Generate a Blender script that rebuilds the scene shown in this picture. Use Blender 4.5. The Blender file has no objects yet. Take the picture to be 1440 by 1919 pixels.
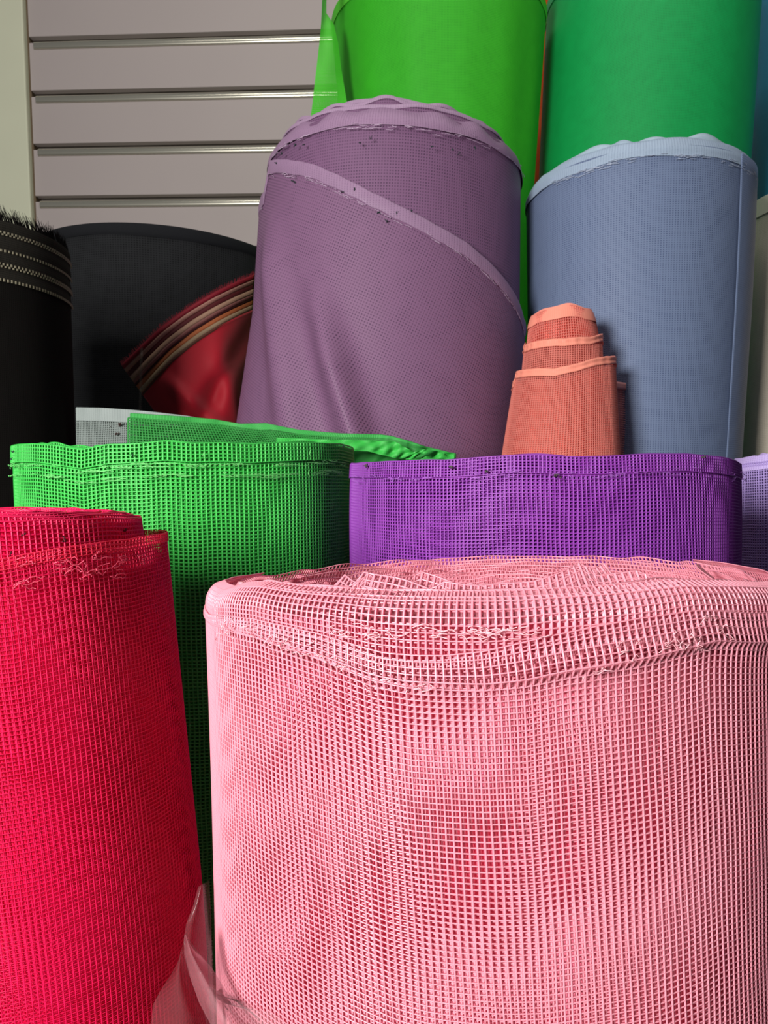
import bpy, math, random
import numpy as np
from mathutils import Vector, Matrix

random.seed(5)
rng = np.random.default_rng(7)
PI = math.pi
S = bpy.context.scene

# ------------------------------------------------------------------ camera
EYE = 1.05
FPX, CX, CY = 1440.0, 720.0, 1117.0          # focal length and principal point in pixels
PITCH, ROLL = math.radians(7.4), math.radians(0.9)
cd = bpy.data.cameras.new('camera'); cam = bpy.data.objects.new('camera', cd)
S.collection.objects.link(cam); S.camera = cam
cam.location = (0, 0, EYE)
cam.rotation_euler = (Matrix.Rotation(PI/2 - PITCH, 3, 'X') @ Matrix.Rotation(ROLL, 3, 'Z')).to_euler()
cd.sensor_fit = 'HORIZONTAL'; cd.sensor_width = 36; cd.lens = 36
cd.shift_y = (CY - 959.5) / 1440.0
cd.clip_start = 0.01; cd.clip_end = 50
cd.dof.use_dof = True; cd.dof.focus_distance = 0.25; cd.dof.aperture_fstop = 95

# ------------------------------------------------------------------ world, lights, exposure
w = bpy.data.worlds.new('shop_light'); S.world = w; w.use_nodes = True
bg = w.node_tree.nodes['Background']
bg.inputs[0].default_value = (0.80, 0.86, 1.0, 1); bg.inputs[1].default_value = 0.045

def area(name, loc, target, sx, sy, power, col):
    l = bpy.data.lights.new(name, 'AREA'); l.shape = 'RECTANGLE'; l.size = sx; l.size_y = sy
    l.energy = power; l.color = col
    o = bpy.data.objects.new(name, l); S.collection.objects.link(o); o.location = loc
    o.rotation_euler = (Vector(target) - Vector(loc)).to_track_quat('-Z', 'Y').to_euler()
    return o
area('shop_doorway_daylight', (-0.68, -0.53, 1.29), (0.05, 0.5, 1.0), 0.34, 0.40, 27, (1.0, 0.97, 0.93))
area('overhead_fill', (0.1, 0.55, 2.75), (0.1, 1.8, 1.5), 1.8, 0.3, 11, (1.0, 0.96, 0.9))  # unseen overhead lamp, added to brighten the wall and upper rolls
S.view_settings.view_transform = 'Standard'; S.view_settings.look = 'None'
S.view_settings.exposure = 0.0; S.view_settings.gamma = 1.0
S.view_settings.use_curve_mapping = False
S.cycles.max_bounces = 7; S.cycles.diffuse_bounces = 5; S.cycles.glossy_bounces = 2
S.cycles.transmission_bounces = 3; S.cycles.transparent_max_bounces = 10
S.cycles.use_denoising = True

# ------------------------------------------------------------------ pixel <-> space helpers
_R = np.array(cam.rotation_euler.to_matrix())
def ray(px, py):
    d = _R @ np.array([(px-CX)/FPX, -(py-CY)/FPX, -1.0])
    return d / math.hypot(d[0], d[1])
def at(px, py, Y):
    """point seen at a pixel whose distance along the shop (world y) is Y"""
    d = ray(px, py); d = d / d[1]
    return np.array([0, 0, EYE]) + d*Y
def proj(P):
    q = (np.asarray(P) - np.array([0, 0, EYE])) @ _R
    return np.stack([CX + FPX*q[..., 0]/-q[..., 2], CY - FPX*q[..., 1]/-q[..., 2]], -1)
def slice_(xl, xr, y, D):
    """circle seen between two silhouette pixels at height y, centre D away"""
    a, b = ray(xl, y), ray(xr, y)
    al, bl = math.atan2(a[0], a[1]), math.atan2(b[0], b[1])
    h, m = (bl-al)/2, (al+bl)/2
    dt = D*math.cos(h)
    return np.array([D*math.sin(m), D*math.cos(m), EYE + (a[2]+b[2])/2*dt]), D*math.sin(h)

# ------------------------------------------------------------------ object helpers
col = S.collection
def lin(c):
    if isinstance(c, str):
        c = [int(c[i:i+2], 16)/255 for i in (0, 2, 4)]
    return tuple(x/12.92 if x <= .04045 else ((x+.055)/1.055)**2.4 for x in c)
def tag(o, label=None, cat=None, group=None, kind=None):
    if label: o['label'] = label
    if cat: o['category'] = cat
    if group: o['group'] = group
    if kind: o['kind'] = kind
    return o
def empty(name, loc=(0, 0, 0)):
    o = bpy.data.objects.new(name, None); col.objects.link(o); o.location = loc; return o
def link(name, me, mat, parent=None):
    o = bpy.data.objects.new(name, me); col.objects.link(o)
    if mat: me.materials.append(mat)
    if parent:
        o.parent = parent
        p = parent; off = Vector((0, 0, 0))
        while p: off += p.location; p = p.parent
        o.location = -off
    return o
def mesh_np(name, V, F, uv=None, smooth=True):
    V = np.asarray(V, np.float32).reshape(-1, 3); F = np.asarray(F, np.int32)
    k = F.shape[1]; me = bpy.data.meshes.new(name)
    me.vertices.add(len(V)); me.vertices.foreach_set('co', V.ravel())
    me.loops.add(F.size); me.loops.foreach_set('vertex_index', F.ravel())
    me.polygons.add(len(F))
    me.polygons.foreach_set('loop_start', np.arange(0, F.size, k, dtype=np.int32))
    me.polygons.foreach_set('use_smooth', np.full(len(F), smooth))
    if uv is not None:
        l = me.uv_layers.new(name='UVMap')
        l.data.foreach_set('uv', np.asarray(uv, np.float32).reshape(-1, 2)[F.ravel()].ravel())
    me.update(calc_edges=True); me.validate()
    return me
def grid_faces(nv, nu, wrap=False):
    i = np.arange(nv-1)[:, None]*nu; j = np.arange(nu if wrap else nu-1)[None, :]
    j2 = (j+1) % nu
    return np.stack([i+j, i+nu+j, i+nu+j2, i+j2], -1).reshape(-1, 4)
def sheet(name, P, mat, parent=None, uv=None, thick=0):
    nv, nu = P.shape[:2]
    o = link(name, mesh_np(name, P, grid_faces(nv, nu), uv), mat, parent)
    if thick:
        m = o.modifiers.new('thick', 'SOLIDIFY'); m.thickness = thick; m.offset = 0
    return o
def nrm(a): return a/np.maximum(np.linalg.norm(a, axis=-1, keepdims=True), 1e-12)
def net(name, P, wu, wv, t, mat, parent=None, drop=0.0, bulge=0.0):
    """real netting on a grid of knots P (rows, columns): one diamond-section strand per row and per column"""
    nv, nu = P.shape[:2]
    U = nrm(np.gradient(P, axis=1)); V = nrm(np.gradient(P, axis=0)); N = nrm(np.cross(U, V))
    def strand(A, w, wt, ax):
        return np.stack([A - U*w[0] - V*w[1], A + N*wt, A + U*w[0] + V*w[1], A - N*wt], 2)
    Vv = strand(P, (wu/2, 0), t/2, 0); Vh = strand(P - N*bulge, (0, wv/2), t/2*.8, 1)
    idx = np.arange(nv*nu).reshape(nv, nu)*4
    fs = []
    for k in range(4):
        k2 = (k+1) % 4
        a, b = idx[:-1], idx[1:]
        fs.append(np.stack([a+k, b+k, b+k2, a+k2], -1).reshape(-1, 4))
    base = nv*nu*4
    hs = []
    keep = rng.random((nv, nu-1)) >= drop
    for k in range(4):
        k2 = (k+1) % 4
        a, b = idx[:, :-1][keep]+base, idx[:, 1:][keep]+base
        hs.append(np.stack([a+k2, b+k2, b+k, a+k], -1).reshape(-1, 4))
    F = np.concatenate(fs+hs)
    return link(name, mesh_np(name, np.concatenate([Vv.reshape(-1, 3), Vh.reshape(-1, 3)]), F), mat, parent)
def tubes(name, paths, r, mat, parent=None, taper=False):
    """thin 4-sided threads along polylines, joined"""
    Vs, Fs, n = [], [], 0
    for p in paths:
        p = np.asarray(p, float); T = nrm(np.gradient(p, axis=0))
        a = nrm(np.cross(T, np.array([.31, .52, .79]))); b = np.cross(T, a)
        rr = np.full(len(p), r) if not taper else np.linspace(r, r*.25, len(p))
        ring = np.stack([p + a*rr[:, None], p + b*rr[:, None], p - a*rr[:, None], p - b*rr[:, None]], 1)
        m = len(p); ix = np.arange(m)*4+n
        for k in range(4):
            Fs.append(np.stack([ix[:-1]+k, ix[:-1]+(k+1) % 4, ix[1:]+(k+1) % 4, ix[1:]+k], -1))
        Vs.append(ring.reshape(-1, 3)); n += 4*m
    return link(name, mesh_np(name, np.concatenate(Vs), np.concatenate(Fs)), mat, parent)
def specks(name, pts, r, mat, parent):
    """little tufts of lint: squashed irregular octahedra with a few hairs"""
    Vs, Fs, n = [], [], 0
    for p in pts:
        for q in range(5):
            c = np.asarray(p) + rng.normal(0, r*.6, 3)
            s = r*rng.uniform(.35, .8, 3)
            v = np.array([[1, 0, 0], [-1, 0, 0], [0, 1, 0], [0, -1, 0], [0, 0, 1], [0, 0, -1]])*s + c
            Vs.append(v + rng.normal(0, r*.12, v.shape))
            Fs.append(np.array([[0, 2, 4], [2, 1, 4], [1, 3, 4], [3, 0, 4], [2, 0, 5], [1, 2, 5], [3, 1, 5], [0, 3, 5]])+n); n += 6
    return tag(link(name, mesh_np(name, np.concatenate(Vs), np.concatenate(Fs)), mat, parent), kind='stuff')

class Waves:
    """smooth irregular function of two variables, periodic in the first (angle)"""
    def __init__(s, seed, n=6, fa=(1, 9), fv=(5, 40)):
        r = np.random.default_rng(seed)
        s.k = r.integers(fa[0], fa[1]+1, n); s.f = r.uniform(*fv, n)*r.choice([-1, 1], n)
        s.p = r.uniform(0, 6.28, n); s.a = r.uniform(.4, 1, n); s.a /= s.a.sum()
    def __call__(s, th, v=0.0):
        return sum(a*np.sin(k*th + f*v + p) for k, f, p, a in zip(s.k, s.f, s.p, s.a))

class Roll:
    """a standing roll: axis and radius from two seen slices, carried down to the floor"""
    def __init__(s, top, D, low, D2, floor=True):
        c0, r0 = slice_(*top, D); c1, r1 = slice_(*low, D2)
        a = c0-c1; L = np.linalg.norm(a); a /= L
        s.L, s.r0, s.r1 = L, r0, r1
        vs = np.arange(-0.12, 1.9, .004); C, A = [], []
        for v in vs:
            if v <= L: A.append(a)
            else:
                t = min(1, (v-L)/.12); q = a*(1-t)+np.array([0, 0, 1.])*t; A.append(q/np.linalg.norm(q))
        A = np.array(A)
        i0 = int(round(.12/.004))
        C = np.zeros_like(A); C[i0] = c0
        for i in range(i0-1, -1, -1): C[i] = C[i+1] + A[i]*.004
        for i in range(i0+1, len(vs)): C[i] = C[i-1] - A[i]*.004
        s.vs, s.C, s.A = vs, C, A
        s.vmax = float(np.interp(0, -C[:, 2], vs)) - .001
        s.R = (r0+r1)/2
        s.base = (float(np.interp(s.vmax, vs, C[:, 0])), float(np.interp(s.vmax, vs, C[:, 1])), 0.0)
    def radius(s, v):
        return s.r0 + (s.r1-s.r0)*np.clip(v/s.L, -.3, 1.15)
    def P(s, th, v, off=0.0, cx=0.0):
        th, v = np.broadcast_arrays(np.asarray(th, float), np.asarray(v, float))
        c = np.stack([np.interp(v, s.vs, s.C[:, k]) for k in range(3)], -1)
        a = np.stack([np.interp(v, s.vs, s.A[:, k]) for k in range(3)], -1); a = nrm(a)
        e1 = np.array([1., 0, 0]) - a*a[..., :1]; e1 = nrm(e1)
        e2 = np.cross(a, e1)
        r = (s.radius(v) + off)[..., None]
        return c + r*(e1*np.sin(th)[..., None] - e2*np.cos(th)[..., None]) + e1*cx
    def hit(s, px, py):
        th, v = np.clip((px-proj(s.C[30])[0])/400., -1.2, 1.2), 0.02
        for _ in range(30):
            p = proj(s.P(th, v)); e = np.array([px, py])-p
            if np.hypot(*e) < .05: break
            J = np.stack([(proj(s.P(th+1e-4, v))-p)/1e-4, (proj(s.P(th, v+1e-5))-p)/1e-5], -1)
            d = np.linalg.solve(J + np.eye(2)*1e-6, e)
            th = float(np.clip(th+np.clip(d[0], -.25, .25), -1.45, 1.45)); v = float(np.clip(v+np.clip(d[1], -.06, .06), -.1, 1.2))
        return th, v
    def curve(s, pts):
        h = sorted(s.hit(*p) for p in pts)
        a = np.array([q[0] for q in h]); b = np.array([q[1] for q in h])
        return lambda th: np.interp(th, a, b)
def body(name, R, mat, parent, vtop=lambda th: 0*th, disp=lambda th, v: 0*th, nth=160, nv=90, off=0.0, cap=.012, vend=None):
    th = np.linspace(-PI, PI, nth, endpoint=False)
    ve = vend or R.vmax
    s = np.linspace(0, 1, nv)**1.8
    vt = vtop(th)
    V = vt[None] + s[:, None]*(ve-vt[None]); TH = np.broadcast_to(th, V.shape)
    P = R.P(TH, V, off + disp(TH, V))
    UV = np.stack([TH*R.R, V], -1)
    rings, uvs = [P], [UV]
    top = []
    for k, (f, dv) in enumerate([(0, cap*.25), (.15, cap*.5), (.5, cap*.9), (.8, cap*1.1), (.97, cap*1.1)]):
        rr = -(R.r0*f) if f else -.0025
        top.append(R.P(th, vt*(1-f)+dv, off + disp(th, vt) + rr))
    P = np.concatenate([np.array(top)[::-1], P]); UV = np.concatenate([np.repeat(UV[:1], 5, 0), UV])
    return link(name, mesh_np(name, P, grid_faces(P.shape[0], nth, True), UV), mat, parent)
def band(name, R, mat, parent, th0, th1, v0, v1, off, n=240, m=8, cx=0.0, thick=0):
    """strip of fabric round a roll; v0, v1, off are functions of angle (off also of t 0..1)"""
    th = np.linspace(th0, th1, n)[None]; t = np.linspace(0, 1, m)[:, None]
    V = v0(th)*(1-t) + v1(th)*t; TH = np.broadcast_to(th, V.shape)
    P = R.P(TH, V, off(TH, t), cx)
    return sheet(name, P, mat, parent, np.stack([TH*R.R, V], -1), thick)
def netband(name, R, mat, parent, th0, th1, v0, v1, off, pu, pv, wu, wv, t, skew=0.0, wob=(.0002, 1), cx=0.0, bulge=0.0, drop=0.0, rows=None):
    """netting round a roll: knots every pu round it and pv along it"""
    n = int(abs(th1-th0)*R.R/pu); th = np.linspace(th0, th1, n)[None]
    a, b = v0(th), v1(th); m = rows or max(3, int(np.mean(b-a)/pv))
    tt = np.linspace(0, 1, m)[:, None]
    V = a*(1-tt)+b*tt; TH = th + skew*(V-.0)/R.R
    g1 = Waves(wob[1], 7, (3, 26), (30, 160)); g2 = Waves(wob[1]+50, 7, (3, 26), (30, 160))
    V = V + wob[0]*g1(TH, V); TH = TH + wob[0]*g2(TH, V)/R.R
    return net(name, R.P(TH, V, off(TH, tt), cx), wu, wv, t, mat, parent, drop, bulge)

# ------------------------------------------------------------------ materials
def newmat(name):
    m = bpy.data.materials.new(name); m.use_nodes = True
    return m, m.node_tree.nodes, m.node_tree.links, m.node_tree.nodes['Principled BSDF']
def plain(name, c, rough=.5, spec=.4, metal=0, vary=.08, scale=300, sheen=0, trans=0):
    m, N, L, B = newmat(name)
    c = lin(c)
    B.inputs['Roughness'].default_value = rough; B.inputs['Specular IOR Level'].default_value = spec
    B.inputs['Metallic'].default_value = metal
    n = N.new('ShaderNodeTexNoise'); n.inputs['Scale'].default_value = scale
    tc = N.new('ShaderNodeTexCoord'); L.new(tc.outputs['Object'], n.inputs['Vector'])
    r = N.new('ShaderNodeMix'); r.data_type = 'RGBA'
    r.inputs[6].default_value = (*[x*(1-vary) for x in c], 1); r.inputs[7].default_value = (*[min(1, x*(1+vary)) for x in c], 1)
    L.new(n.outputs['Fac'], r.inputs[0]); L.new(r.outputs[2], B.inputs['Base Color'])
    if sheen: B.inputs['Sheen Weight'].default_value = sheen
    if trans:       # thin plastic lets some light through
        t = N.new('ShaderNodeBsdfTranslucent'); L.new(r.outputs[2], t.inputs['Color'])
        x = N.new('ShaderNodeMixShader'); x.inputs[0].default_value = trans
        out = N['Material Output']
        L.new(B.outputs[0], x.inputs[1]); L.new(t.outputs[0], x.inputs[2]); L.new(x.outputs[0], out.inputs['Surface'])
    return m
def weave(name, strand, gap, pu, pv, hole=.5, bump=.4, rough=.55, soft=.25, rot=0.0, second=.35, spec=.3, alpha=False, vary=.06, amt=1.0, drift=30):
    """fine netting too small to model: yarn colour, colour seen in the openings, relief; second layer underneath drifts in and out of step"""
    m, N, L, B = newmat(name)
    B.inputs['Roughness'].default_value = rough; B.inputs['Specular IOR Level'].default_value = spec
    uv = N.new('ShaderNodeTexCoord'); mp = N.new('ShaderNodeMapping')
    L.new(uv.outputs['UV'], mp.inputs['Vector']); mp.inputs['Rotation'].default_value = (0, 0, rot)
    nz = N.new('ShaderNodeTexNoise'); nz.inputs['Scale'].default_value = drift; nz.inputs['Detail'].default_value = 1
    L.new(mp.outputs[0], nz.inputs['Vector'])
    def math_(op, a, b=None, c=None):
        n = N.new('ShaderNodeMath'); n.operation = op
        for i, x in enumerate((a, b, c)):
            if x is None: continue
            if isinstance(x, (int, float)): n.inputs[i].default_value = x
            else: L.new(x, n.inputs[i])
        return n.outputs[0]
    sp = N.new('ShaderNodeSeparateXYZ'); L.new(mp.outputs[0], sp.inputs[0])
    wob = math_('MULTIPLY', math_('SUBTRACT', nz.outputs['Fac'], .5), pu*3.0)
    def cells(ku, kv, w):
        x = sp.outputs[0]; y = sp.outputs[1]
        if w: x = math_('ADD', x, wob); y = math_('ADD', y, wob)
        def tri(q, p):
            f = math_('FRACT', math_('DIVIDE', q, p))
            return math_('MULTIPLY', math_('ABSOLUTE', math_('SUBTRACT', f, .5)), 2.0)     # 0 in the middle of an opening
        a, b = tri(x, pu*ku), tri(y, pv*kv)
        mx = math_('MAXIMUM', a, b)
        mr = N.new('ShaderNodeMapRange'); mr.interpolation_type = 'SMOOTHSTEP'
        L.new(mx, mr.inputs[0]); mr.inputs[1].default_value = hole-soft/2; mr.inputs[2].default_value = hole+soft/2
        return mr.outputs[0]                                                              # 1 on yarn
    m1 = cells(1, 1, False); 
    cover = m1
    if second:
        m2 = cells(1.0, 1.0, True)
        cover = math_('MAXIMUM', m1, math_('MULTIPLY', m2, second))
    if amt < 1: cover = math_('ADD', math_('MULTIPLY', cover, amt), 1-amt)
    mix = N.new('ShaderNodeMix'); mix.data_type = 'RGBA'
    mix.inputs[6].default_value = (*lin(gap), 1); mix.inputs[7].default_value = (*lin(strand), 1)
    L.new(cover, mix.inputs[0])
    n2 = N.new('ShaderNodeTexNoise'); n2.inputs['Scale'].default_value = 45; n2.inputs['Detail'].default_value = 4
    L.new(mp.outputs[0], n2.inputs['Vector'])
    hs = N.new('ShaderNodeHueSaturation'); L.new(mix.outputs[2], hs.inputs['Color'])
    L.new(math_('ADD', math_('MULTIPLY', n2.outputs['Fac'], vary*2), 1-vary), hs.inputs['Value'])
    L.new(hs.outputs[0], B.inputs['Base Color'])
    bp = N.new('ShaderNodeBump'); bp.inputs['Strength'].default_value = bump; bp.inputs['Distance'].default_value = pu*.4
    L.new(m1, bp.inputs['Height']); L.new(bp.outputs[0], B.inputs['Normal'])
    if alpha: L.new(cover, B.inputs['Alpha'])
    return m
def film(name, c, alpha, rough=.15):
    m, N, L, B = newmat(name)
    B.inputs['Base Color'].default_value = (*lin(c), 1); B.inputs['Roughness'].default_value = rough
    B.inputs['Specular IOR Level'].default_value = .6
    n = N.new('ShaderNodeTexNoise'); n.inputs['Scale'].default_value = 60
    mr = N.new('ShaderNodeMapRange'); L.new(n.outputs['Fac'], mr.inputs[0])
    mr.inputs[3].default_value = alpha*.6; mr.inputs[4].default_value = alpha*1.4
    L.new(mr.outputs[0], B.inputs['Alpha'])
    return m

K = lambda x: (lambda th, *a: 0*th + x)

# ------------------------------------------------------------------ the setting
m_panel = plain('slat_panel_laminate', 'bbb0ae', .55, .3, vary=.03, scale=6)
m_alu = plain('brushed_aluminium', 'dcd8c8', .25, .5, metal=.75, vary=.03)
m_post = plain('cream_painted_post', 'e0e2c8', .6, .3, vary=.05, scale=8)
m_floor = plain('grey_floor_tile', '77726c', .5, .3, vary=.1, scale=20)
m_wall = plain('wall_paint', '7d7670', .8, .2, vary=.05, scale=5)
def box(name, x0, x1, y0, y1, z0, z1, mat, parent=None, M=None, bev=0):
    V = np.array([[x, y, z] for x in (x0, x1) for y in (y0, y1) for z in (z0, z1)], float)
    if M is not None: V = M(V)
    F = [[0, 1, 3, 2], [4, 6, 7, 5], [0, 4, 5, 1], [2, 3, 7, 6], [0, 2, 6, 4], [1, 5, 7, 3]]
    o = link(name, mesh_np(name, V, F, smooth=False), mat, parent)
    if bev:
        b = o.modifiers.new('bevel', 'BEVEL'); b.width = bev; b.segments = 2
    return o
box('floor', -3.2, 3.2, -2.4, 2.6, -.05, -.0005, m_floor)['kind'] = 'structure'
YAW = math.radians(4.0); WY = 1.88
w0 = at(320, 200, WY)
def WM(V):      # wall frame: x along the wall, y out of the shop, z up
    c, s_ = math.cos(YAW), -math.sin(YAW)
    return np.stack([w0[0] + V[:, 0]*c - V[:, 1]*s_, w0[1] + V[:, 0]*s_ + V[:, 1]*c, V[:, 2]], -1)
wall = box('wall_back', -2.4, 2.6, .03, .12, 0, 2.6, m_wall, M=WM); wall['kind'] = 'structure'
zs = [at(320, y, WY)[2] for y in (67, 170, 272, 369)]
dz = (zs[0]-zs[3])/3; z1_ = sum(zs)/4 + dz*1.5           # height of topmost seen gap
ge = at(46, 80, WY); xs0 = (ge[0]-w0[0])/math.cos(YAW)
gap = .013
for k in range(-4, 6):
    zt = z1_ - k*dz - gap/2; zb = z1_ - (k+1)*dz + gap/2
    box('slat', xs0, 2.5, 0, .018, zb, zt, m_panel, wall, WM, .0012)
    # the aluminium insert in the groove above the slat: back, sloping lip
    prof = [(.0295, gap*.98), (.0295, .004), (.024, .0015), (.006, .0022), (.000, .0018), (-.0022, .0002), (-.0038, -.0028), (-.0044, -.0065), (-.0040, -.0105), (-.0026, -.0135), (-.0004, -.0150), (-.0004, -.0140), (-.0012, -.0110), (-.0012, -.0040), (-.0006, -.0004), (.0030, -.0002), (.0250, -.0002), (.031, .002), (.031, gap*.98)]
    n = 40; X = np.linspace(xs0+.012, 2.5, n)
    P = np.array([[(x, a, zt+b) for x in X] for a, b in prof + prof[:1]])
    P = WM(P.reshape(-1, 3)).reshape(P.shape)
    o = sheet('groove_insert', P, m_alu, wall)
tr = box('trim_1', xs0-.6, xs0-.006, -.012, .04, 0, 2.6, m_post, M=WM, bev=.003); tr['kind'] = 'structure'
tr2 = box('trim_2', xs0-.0058, xs0-.0006, .004, .03, 0, 2.6, plain('brown_edge_strip', '6b5a46', .6), M=WM); tr2['kind'] = 'structure'

# ------------------------------------------------------------------ lime and emerald rolls, orange, teal, cream (back row)
def thing(name, R, label, cat='roll of netting', group=None):
    return tag(empty(name, R.base), label, cat, group)

# lime
R = Roll((622, 1024, 40), 1.38, (648, 1003, 345), 1.38)
T = thing('netting_roll', R, 'tall lime green mesh roll standing behind the mauve roll')
wv = Waves(3, 6, (2, 11)); dl = Waves(4, 6, (3, 14), (2, 9))
m_lime = weave('lime_net', '3cba26', '1c8c14', .0021, .0021, hole=.5, bump=.3, second=.5, amt=.7, vary=.1)
body('wound_fabric', R, m_lime, T, lambda th: .004*wv(th), lambda th, v: .0016*dl(th, v)*np.clip(v*8, .3, 1))
band('selvage', R, weave('lime_selvage', '5ad136', '2ba018', .002, .0012, amt=.5), T, -2, 2, lambda th: -.003+.004*wv(th)+0*th, lambda th: .012+.003*wv(th), lambda th, t: .0012*(1+.4*np.sin(th*9))+0*t)
for k in range(3):
    wk = Waves(20+k, 5, (2, 9))
    band('inner_layer', R, m_lime, T, -PI, PI, lambda th: -.006-.005*k+.004*wk(th), lambda th: .03+0*th, lambda th, t: -.012-.016*k+.003*wk(th)+0*t)
# loose translucent edge on its left
fl = []
for y, xa, xb in ((-40, 608, 618), (0, 604, 612), (25, 603, 612), (45, 602, 626), (80, 599, 634), (130, 593, 640), (200, 585, 652), (300, 572, 664), (420, 560, 676), (560, 545, 690)):
    fl.append([at(xa+(xb-xa)*t, y, 1.22+.03*t+.006*math.sin(y*.02+t*4)) for t in np.linspace(0, 1, 9)])
fl = np.array(fl)
U = np.stack(np.meshgrid(np.linspace(0, .05, 9), np.linspace(0, .5, 10)), -1)
sheet('loose_edge', fl, weave('lime_single_layer', '52d336', '52d336', .0021, .0021, hole=.28, alpha=True, second=0, bump=.2), T, U)

# orange roll glimpsed between
R = Roll((960, 1036, -40), 1.72, (963, 1034, 330), 1.72)
T = thing('netting_roll', R, 'orange mesh roll glimpsed between the lime and emerald rolls')
body('wound_fabric', R, weave('orange_net', 'd9531b', 'a83a10', .0021, .0021), T, nth=60, nv=40)
band('selvage', R, plain('orange_selvage', 'e0622a', .6), T, -2, 2, K(-.002), K(.012), lambda th, t: .001+0*th+0*t, n=60)

# emerald
R = Roll((1026, 1428, 8), 1.47, (1010, 1405, 345), 1.47)
T = thing('netting_roll', R, 'broad emerald green mesh roll behind the light blue roll')
m_em = weave('emerald_net', '12a856', '077a38', .0022, .0022, amt=.7, second=.5, bump=.3, vary=.12)
dl = Waves(9, 6, (3, 12), (2, 9)); w9 = Waves(31, 5, (2, 9))
body('wound_fabric', R, m_em, T, lambda th: -.012+.003*w9(th), lambda th, v: .0014*dl(th, v))
band('selvage', R, weave('emerald_selvage', '2fb46e', '128a48', .002, .0012, amt=.5), T, -2, 2, lambda th: -.014+.003*w9(th), lambda th: .004+0*th, lambda th, t: .0016+0*t+0*th)
band('inner_layer', R, m_em, T, -PI, PI, lambda th: -.022+.003*w9(th), K(.03), lambda th, t: -.02+0*th+0*t)

# teal
R = Roll((1417, 1780, -30), 1.76, (1408, 1770, 370), 1.76)
T = thing('netting_roll', R, 'teal blue mesh roll at the upper right edge')
body('wound_fabric', R, weave('teal_net', '2c9ec4', '1c7898', .0022, .0022, amt=.7, second=.5, bump=.3), T)
band('selvage', R, plain('teal_selvage', '2b8aa8', .6), T, -2, 2, K(-.002), K(.012), lambda th, t: .001+0*th+0*t, n=60)

# cream
R = Roll((1396, 1650, 384), 1.20, (1376, 1640, 850), 1.20)
T = thing('netting_roll', R, 'cream beige mesh roll below the teal one at the right edge')
w7 = Waves(71, 5, (2, 9))
body('wound_fabric', R, weave('cream_net', 'dcd2c0', 'b8ad9c', .0022, .0022, amt=.6, second=.5, bump=.3), T, lambda th: .002*w7(th))
band('selvage', R, weave('cream_selvage', 'e8e4d0', 'c8c2ac', .0022, .0012, amt=.4), T, -2, 2, lambda th: -.003+.002*w7(th), lambda th: .019+.001*w7(th), lambda th, t: .0014+0*th+0*t)

# ------------------------------------------------------------------ black rolls on the left
R = Roll((62, 538, 492), 1.27, (80, 530, 780), 1.27)
T = thing('fabric_roll', R, 'wide black cloth roll below the slatted wall, behind the fringed one', 'fabric roll')
m_blk = weave('black_cloth', '232426', '0c0c0e', .0034, .0028, hole=.45, amt=.7, bump=.7, second=.6, vary=.25, rough=.85, spec=.1)
dl = Waves(12, 6, (3, 12), (2, 9))
body('wound_fabric', R, m_blk, T, disp=lambda th, v: .002*dl(th, v))
band('folded_hem', R, plain('black_hem', '1c1d20', .85, .1), T, -2, 2, K(-.003), lambda th: .012+.001*np.sin(5*th), lambda th, t: .0022*np.sqrt(np.clip(1-(2*t-1)**2, 0, 1))+0*th+.0006)

R = Roll((-262, 129, 452), .84, (-250, 140, 800), .84)
T = thing('fabric_roll', R, 'black fabric roll with fringed rim and pale stitched selvage lines', 'fabric roll')
m_blk2 = weave('black_ribbed_cloth', '100e0d', '060505', .0016, .0016, amt=.6, bump=.4, rough=.9, spec=.08)
dl = Waves(15, 5, (3, 9), (2, 9))
body('wound_fabric', R, m_blk2, T, disp=lambda th, v: .0008*dl(th, v))
band('selvage', R, weave('black_selvage', '262420', '100f0e', .0012, .0018, amt=.9, bump=.7, vary=.3, rough=.9, spec=.1), T, -2, 2, K(-.001), K(.049), lambda th, t: .0007+.0004*np.sin(t*22)+0*th, m=40)
m_st = weave('pale_stitching', '9a937e', '2a2723', .0026, .0035, hole=.45, second=0, soft=.2, bump=.3, rough=.7)
for k, (v, wd) in enumerate(((.0085, .0017), (.0103, .0012), (.0235, .0020), (.0345, .0020), (.0366, .0016), (.0475, .0024))):
    thl = np.arange(-1.9, 1.9, .0032/R.R)
    Vs, Fs, n = [], [], 0
    for q, t0 in enumerate(thl + (k % 2)*.0016/R.R):
        tt = t0 + np.array([0, .5, 1])*.0021/R.R
        for b in range(3):
            lift = (.0012, .0021, .0012)[b]
            Vs.append(R.P(np.array([tt[b]]*2), np.array([v-wd/2, v+wd/2]), np.array([lift, lift])))
        Fs += [[n, n+1, n+3, n+2], [n+2, n+3, n+5, n+4]]; n += 6
    o = link('stitch_line', mesh_np('stitch_line', np.concatenate(Vs), Fs), plain('stitch_thread', '706a58', .7) if k == 0 else bpy.data.materials['stitch_thread'], T)
    o['label'] = 'pale dashed line of stitching'
fr = []
for i in range(1100):
    th = rng.uniform(-1.9, 1.9); l = rng.uniform(.009, .017)
    p0 = R.P(th, .001, -.001*rng.random()); lean = rng.normal(-.32, .12)
    d = np.array([lean, rng.normal(0, .12), 1.0]); d /= np.linalg.norm(d)
    fr.append([p0, p0+d*l*.5, p0+d*l+np.array([rng.normal(0, .0007), 0, 0])])
tag(tubes('fringe', fr, .00042, plain('black_yarn', '0d0a0a', .9, .1), T, taper=True), kind='stuff')

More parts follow.
